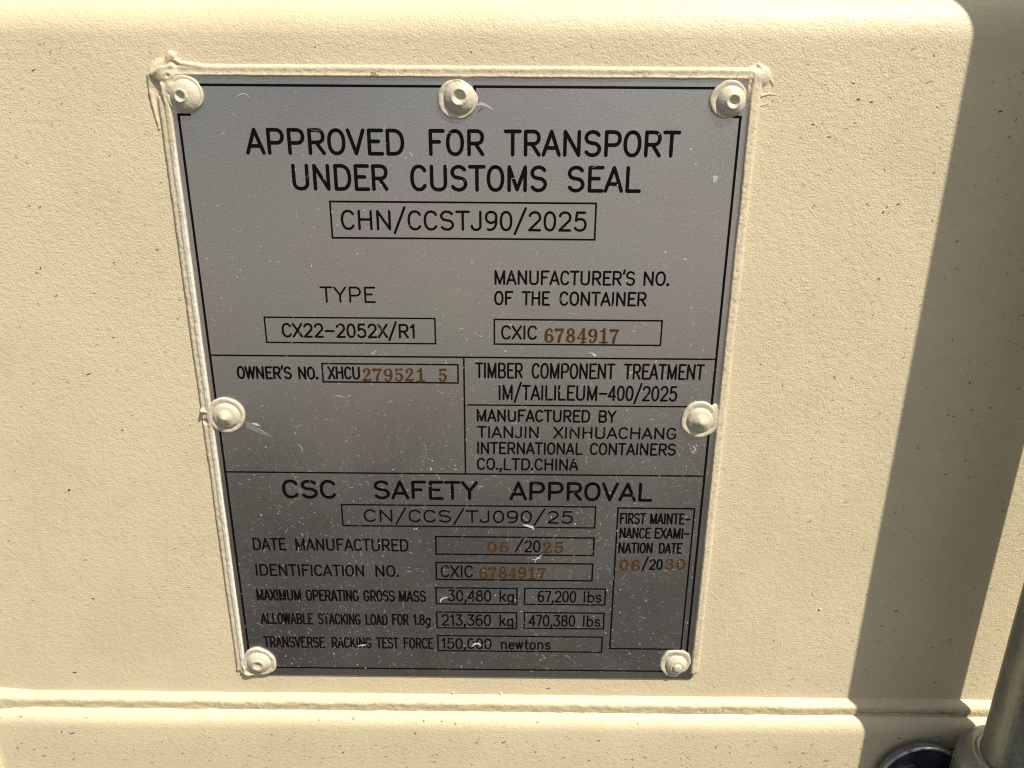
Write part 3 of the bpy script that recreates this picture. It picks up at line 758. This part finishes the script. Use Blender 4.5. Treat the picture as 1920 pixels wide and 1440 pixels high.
# ---- rivets
def rivet(cx, cy, Rs, dx, dy, Rd, H, pin, wob, seed, label, lift=.75, tilt=(0, 0)):
    r_ = random.Random(seed)
    ph = [r_.uniform(0, 6.28) for _ in range(6)]
    nt_ = 72
    V, F = [], []
    def out(th):
        return Rs * (1 + wob * (math.cos(2 * th + ph[0]) + .7 * math.cos(3 * th + ph[1]) + .4 * math.cos(5 * th + ph[2]) + .25 * math.cos(9 * th + ph[3])) / 2)
    # paint skirt: rim rolled over, hollowed towards the head
    rows = [(1.0, 0.02), (1.015, .35), (.995, .85), (.95, 1.08), (.88, 1.12), (.80, .98), (.72, .80), (.62, .70), (.45, .70)]
    for f, h in rows:
        for k in range(nt_):
            th = 2 * math.pi * k / nt_
            ro = out(th)
            # shrink towards the head's centre
            ex, ey = ro * math.cos(th), ro * math.sin(th)
            x = dx + (ex - dx) * f; y = dy + (ey - dy) * f
            hh = lift * h * (1 + .22 * fbm(2 * math.cos(th), 2 * math.sin(th), seed) )
            V.append(P(cx + x, cy + y, hh))
    for a in range(len(rows) - 1):
        for k in range(nt_):
            F.append((a * nt_ + k, a * nt_ + (k + 1) % nt_, (a + 1) * nt_ + (k + 1) % nt_, (a + 1) * nt_ + k))
    sk = obj('rivet', V, F, M_RIVET, plate, True, label=label)
    face_fix(sk)
    # head
    V, F = [], []
    nr = 26
    for a in range(nr + 1):
        u = a / nr
        for k in range(nt_):
            th = 2 * math.pi * k / nt_
            rr = Rd * u * (1 + .02 * math.cos(2 * th + ph[4]))
            x, y = rr * math.cos(th), rr * math.sin(th)
            h = lift * .55 + H * (max(0, 1 - u ** 2.3)) ** .72
            q = math.hypot(x - pin[1], y - pin[2]) / pin[3]
            if pin[0] == 'dent': h += -pin[4] * math.exp(-(q ** 3)) + .30 * math.exp(-((q - 1.35) / .35) ** 2)
            elif pin[0] == 'bump': h += pin[4] * math.exp(-(q ** 2) * 1.2) - .22 * math.exp(-((q - 1.9) / .5) ** 2)
            elif pin[0] == 'button': h += pin[4] / (1 + math.exp((q - 1) * 14)) - .25 * math.exp(-((q - 1.25) / .2) ** 2)
            h += tilt[0] * x + tilt[1] * y
            h += .07 * fbm(x * .9, y * .9, seed * 1.7) + .03 * fbm(x * 2.6, y * 2.6, seed)
            if a == nr: h = .1
            V.append(P(cx + dx + x, cy + dy + y, h))
    for a in range(nr):
        for k in range(nt_):
            F.append((a * nt_ + k, a * nt_ + (k + 1) % nt_, (a + 1) * nt_ + (k + 1) % nt_, (a + 1) * nt_ + k))
    hd = obj('rivet_head', V, F, M_RIVET, None, True)
    hd.parent = sk; face_fix(hd)
def face_fix(o):
    bm = bmesh.new(); bm.from_mesh(o.data)
    bmesh.ops.remove_doubles(bm, verts=bm.verts, dist=1e-7)
    bmesh.ops.recalc_face_normals(bm, faces=bm.faces)
    if sum(f.normal.y * f.calc_area() for f in bm.faces) > 0: bmesh.ops.reverse_faces(bm, faces=bm.faces)
    bm.to_mesh(o.data); bm.free()
    o.data.polygons.foreach_set('use_smooth', [True] * len(o.data.polygons))

rivet(3.5, 3.5, 6.1, .35, .45, 5.4, 2.2, ('dent', -1.1, .1, 1.35, .85), .05, 1, 'rivet half buried in the sealant of the upper left corner')
rivet(94.6, 4.5, 6.4, .8, -.5, 5.4, 2.2, ('dent', -.1, -.3, 1.75, 1.5), .06, 2, 'upper middle rivet with a hollow centre')
rivet(184.9, 3.9, 6.0, 1.0, .6, 5.0, 2.4, ('dent', .3, .1, 1.55, 1.3), .06, 3, 'rivet beside the upper right corner of the border')
rivet(3.7, 118.4, 7.2, .2, .1, 5.4, 2.0, ('bump', -.3, .3, 1.7, 1.25), .03, 4, 'left side rivet with a raised nub')
rivet(185.5, 118.6, 7.2, .1, .1, 5.2, 2.1, ('bump', .2, .4, 1.8, .95), .06, 5, 'right side rivet in a wide paint ring')
rivet(4.6, 233.2, 7.0, -.2, .2, 5.3, 2.1, ('dent', .0, .5, 1.7, .75), .08, 6, 'lower left rivet with a dented head')
rivet(184.9, 231.6, 6.7, .6, .9, 4.9, 2.1, ('button', .1, .4, 1.7, .6), .10, 7, 'lower right rivet with a button centre')

# ------------------------------------------------------------------ lock bar (upright galvanised tube) and its sleeve
AX, AD = 322.2, 31.8
bar = thing('lock_bar', 'upright galvanised steel lock tube casting the broad shadow across the door', 'lock bar', P(AX, 340, AD))
def lathe(name, prof, mat, parent, n=96, cx=AX, cd=AD, label=None):
    V, F = [], []
    for r, y in prof:
        for k in range(n):
            a = 2 * math.pi * k / n
            V.append(P(cx + r * math.cos(a), y, cd + r * math.sin(a)))
    for a in range(len(prof) - 1):
        for k in range(n):
            F.append((a * n + k, a * n + (k + 1) % n, (a + 1) * n + (k + 1) % n, (a + 1) * n + k))
    o = obj(name, V, F, mat, parent, True, label=label)
    bm = bmesh.new(); bm.from_mesh(o.data); bmesh.ops.recalc_face_normals(bm, faces=bm.faces); bm.to_mesh(o.data); bm.free()
    o.data.polygons.foreach_set('use_smooth', [True] * len(o.data.polygons))
    return o
lathe('tube', [(17, -420 + 20 * k) for k in range(39)] + [(0.5, 340)], M_GALV, bar)
lathe('sleeve', [(17.02, 253.0), (19.0, 253.2), (21.5, 254.0), (23.6, 255.6), (24.8, 258.0), (25.2, 261.0), (25.3, 275), (25.3, 345), (17.02, 345)], M_GALV, bar)
V, F = [], []
n = 64
for k in range(n):
    a = 2 * math.pi * k / n
    for j in range(7):
        b_ = math.pi * j / 6
        rr = 17.6 + 1.3 * math.cos(b_) * (1 + .2 * fbm(a * 3, 0, 2.0)); yy = 253.2 - 1.1 * math.sin(b_) * (1 + .35 * fbm(a * 4, 3, 1.0))
        V.append(P(AX + rr * math.cos(a), yy, AD + rr * math.sin(a)))
for k in range(n):
    for j in range(6): F.append((k * 7 + j, ((k + 1) % n) * 7 + j, ((k + 1) % n) * 7 + j + 1, k * 7 + j + 1))
face_fix(obj('weld_ring', V, F, M_GALV, bar, True))

# ------------------------------------------------------------------ dark bracket with rounded lug and bolt
brk = thing('bracket', 'blackened steel bracket with a rounded lug bolted to the rail beside the tube', 'bracket', P(300, 335, 5.4))
def extrude(name, outline, d0, d1, mat, parent, bev=0.5, label=None, edge=None):
    n = len(outline); V, F = [], []
    cx = sum(p[0] for p in outline) / n; cy = sum(p[1] for p in outline) / n
    def inset(p, k):
        l = math.hypot(p[0] - cx, p[1] - cy); f = (l - k) / l
        return (cx + (p[0] - cx) * f, cy + (p[1] - cy) * f)
    rings = [(0, d0), (0, d1 - bev), (bev * .3, d1 - bev * .3), (bev, d1)]
    for k, d in rings:
        for p in outline:
            q = inset(p, k); V.append(P(q[0], q[1], d))
    MI = []
    for a in range(len(rings) - 1):
        for k in range(n):
            F.append((a * n + k, a * n + (k + 1) % n, (a + 1) * n + (k + 1) % n, (a + 1) * n + k)); MI.append(1 if (edge and a >= 1) else 2)
    F.append(tuple(range(3 * n, 4 * n))); MI.append(0)
    o = obj(name, V, F, [mat, edge, M_RIM] if edge else mat, parent, False, MI if edge else None, label=label)
    bm = bmesh.new(); bm.from_mesh(o.data); bmesh.ops.recalc_face_normals(bm, faces=bm.faces)
    bm.to_mesh(o.data); bm.free()
    return o
lug = [(294.4 + 17.9 * math.cos(math.radians(a)), 283.2 - 17.9 * math.sin(math.radians(a))) for a in range(0, 181, 5)] + [(276.5, 335), (312.3, 335)]
extrude('lug', lug, 9.0, 12.2, M_BLACK, brk, .8, edge=M_WORN)
spc = [(294.2 + 9 * math.cos(math.radians(a)), 290 - 9 * math.sin(math.radians(a))) for a in range(0, 360, 12)]
extrude('spacer', spc, 5.3, 9.6, M_BLACK, brk, .1)
extrude('base_plate', [(292, 271.5), (345, 271.5), (345, 335), (292, 335)], 5.35, 7.6, M_BLACK, brk, .4)
hexo = [(286.5 + 6.3 * math.cos(math.radians(a + 12)), 277.6 - 6.3 * math.sin(math.radians(a + 12))) for a in range(0, 360, 60)]
extrude('bolt_head', hexo, 12.2, 15.4, M_BLACK, brk, .5)
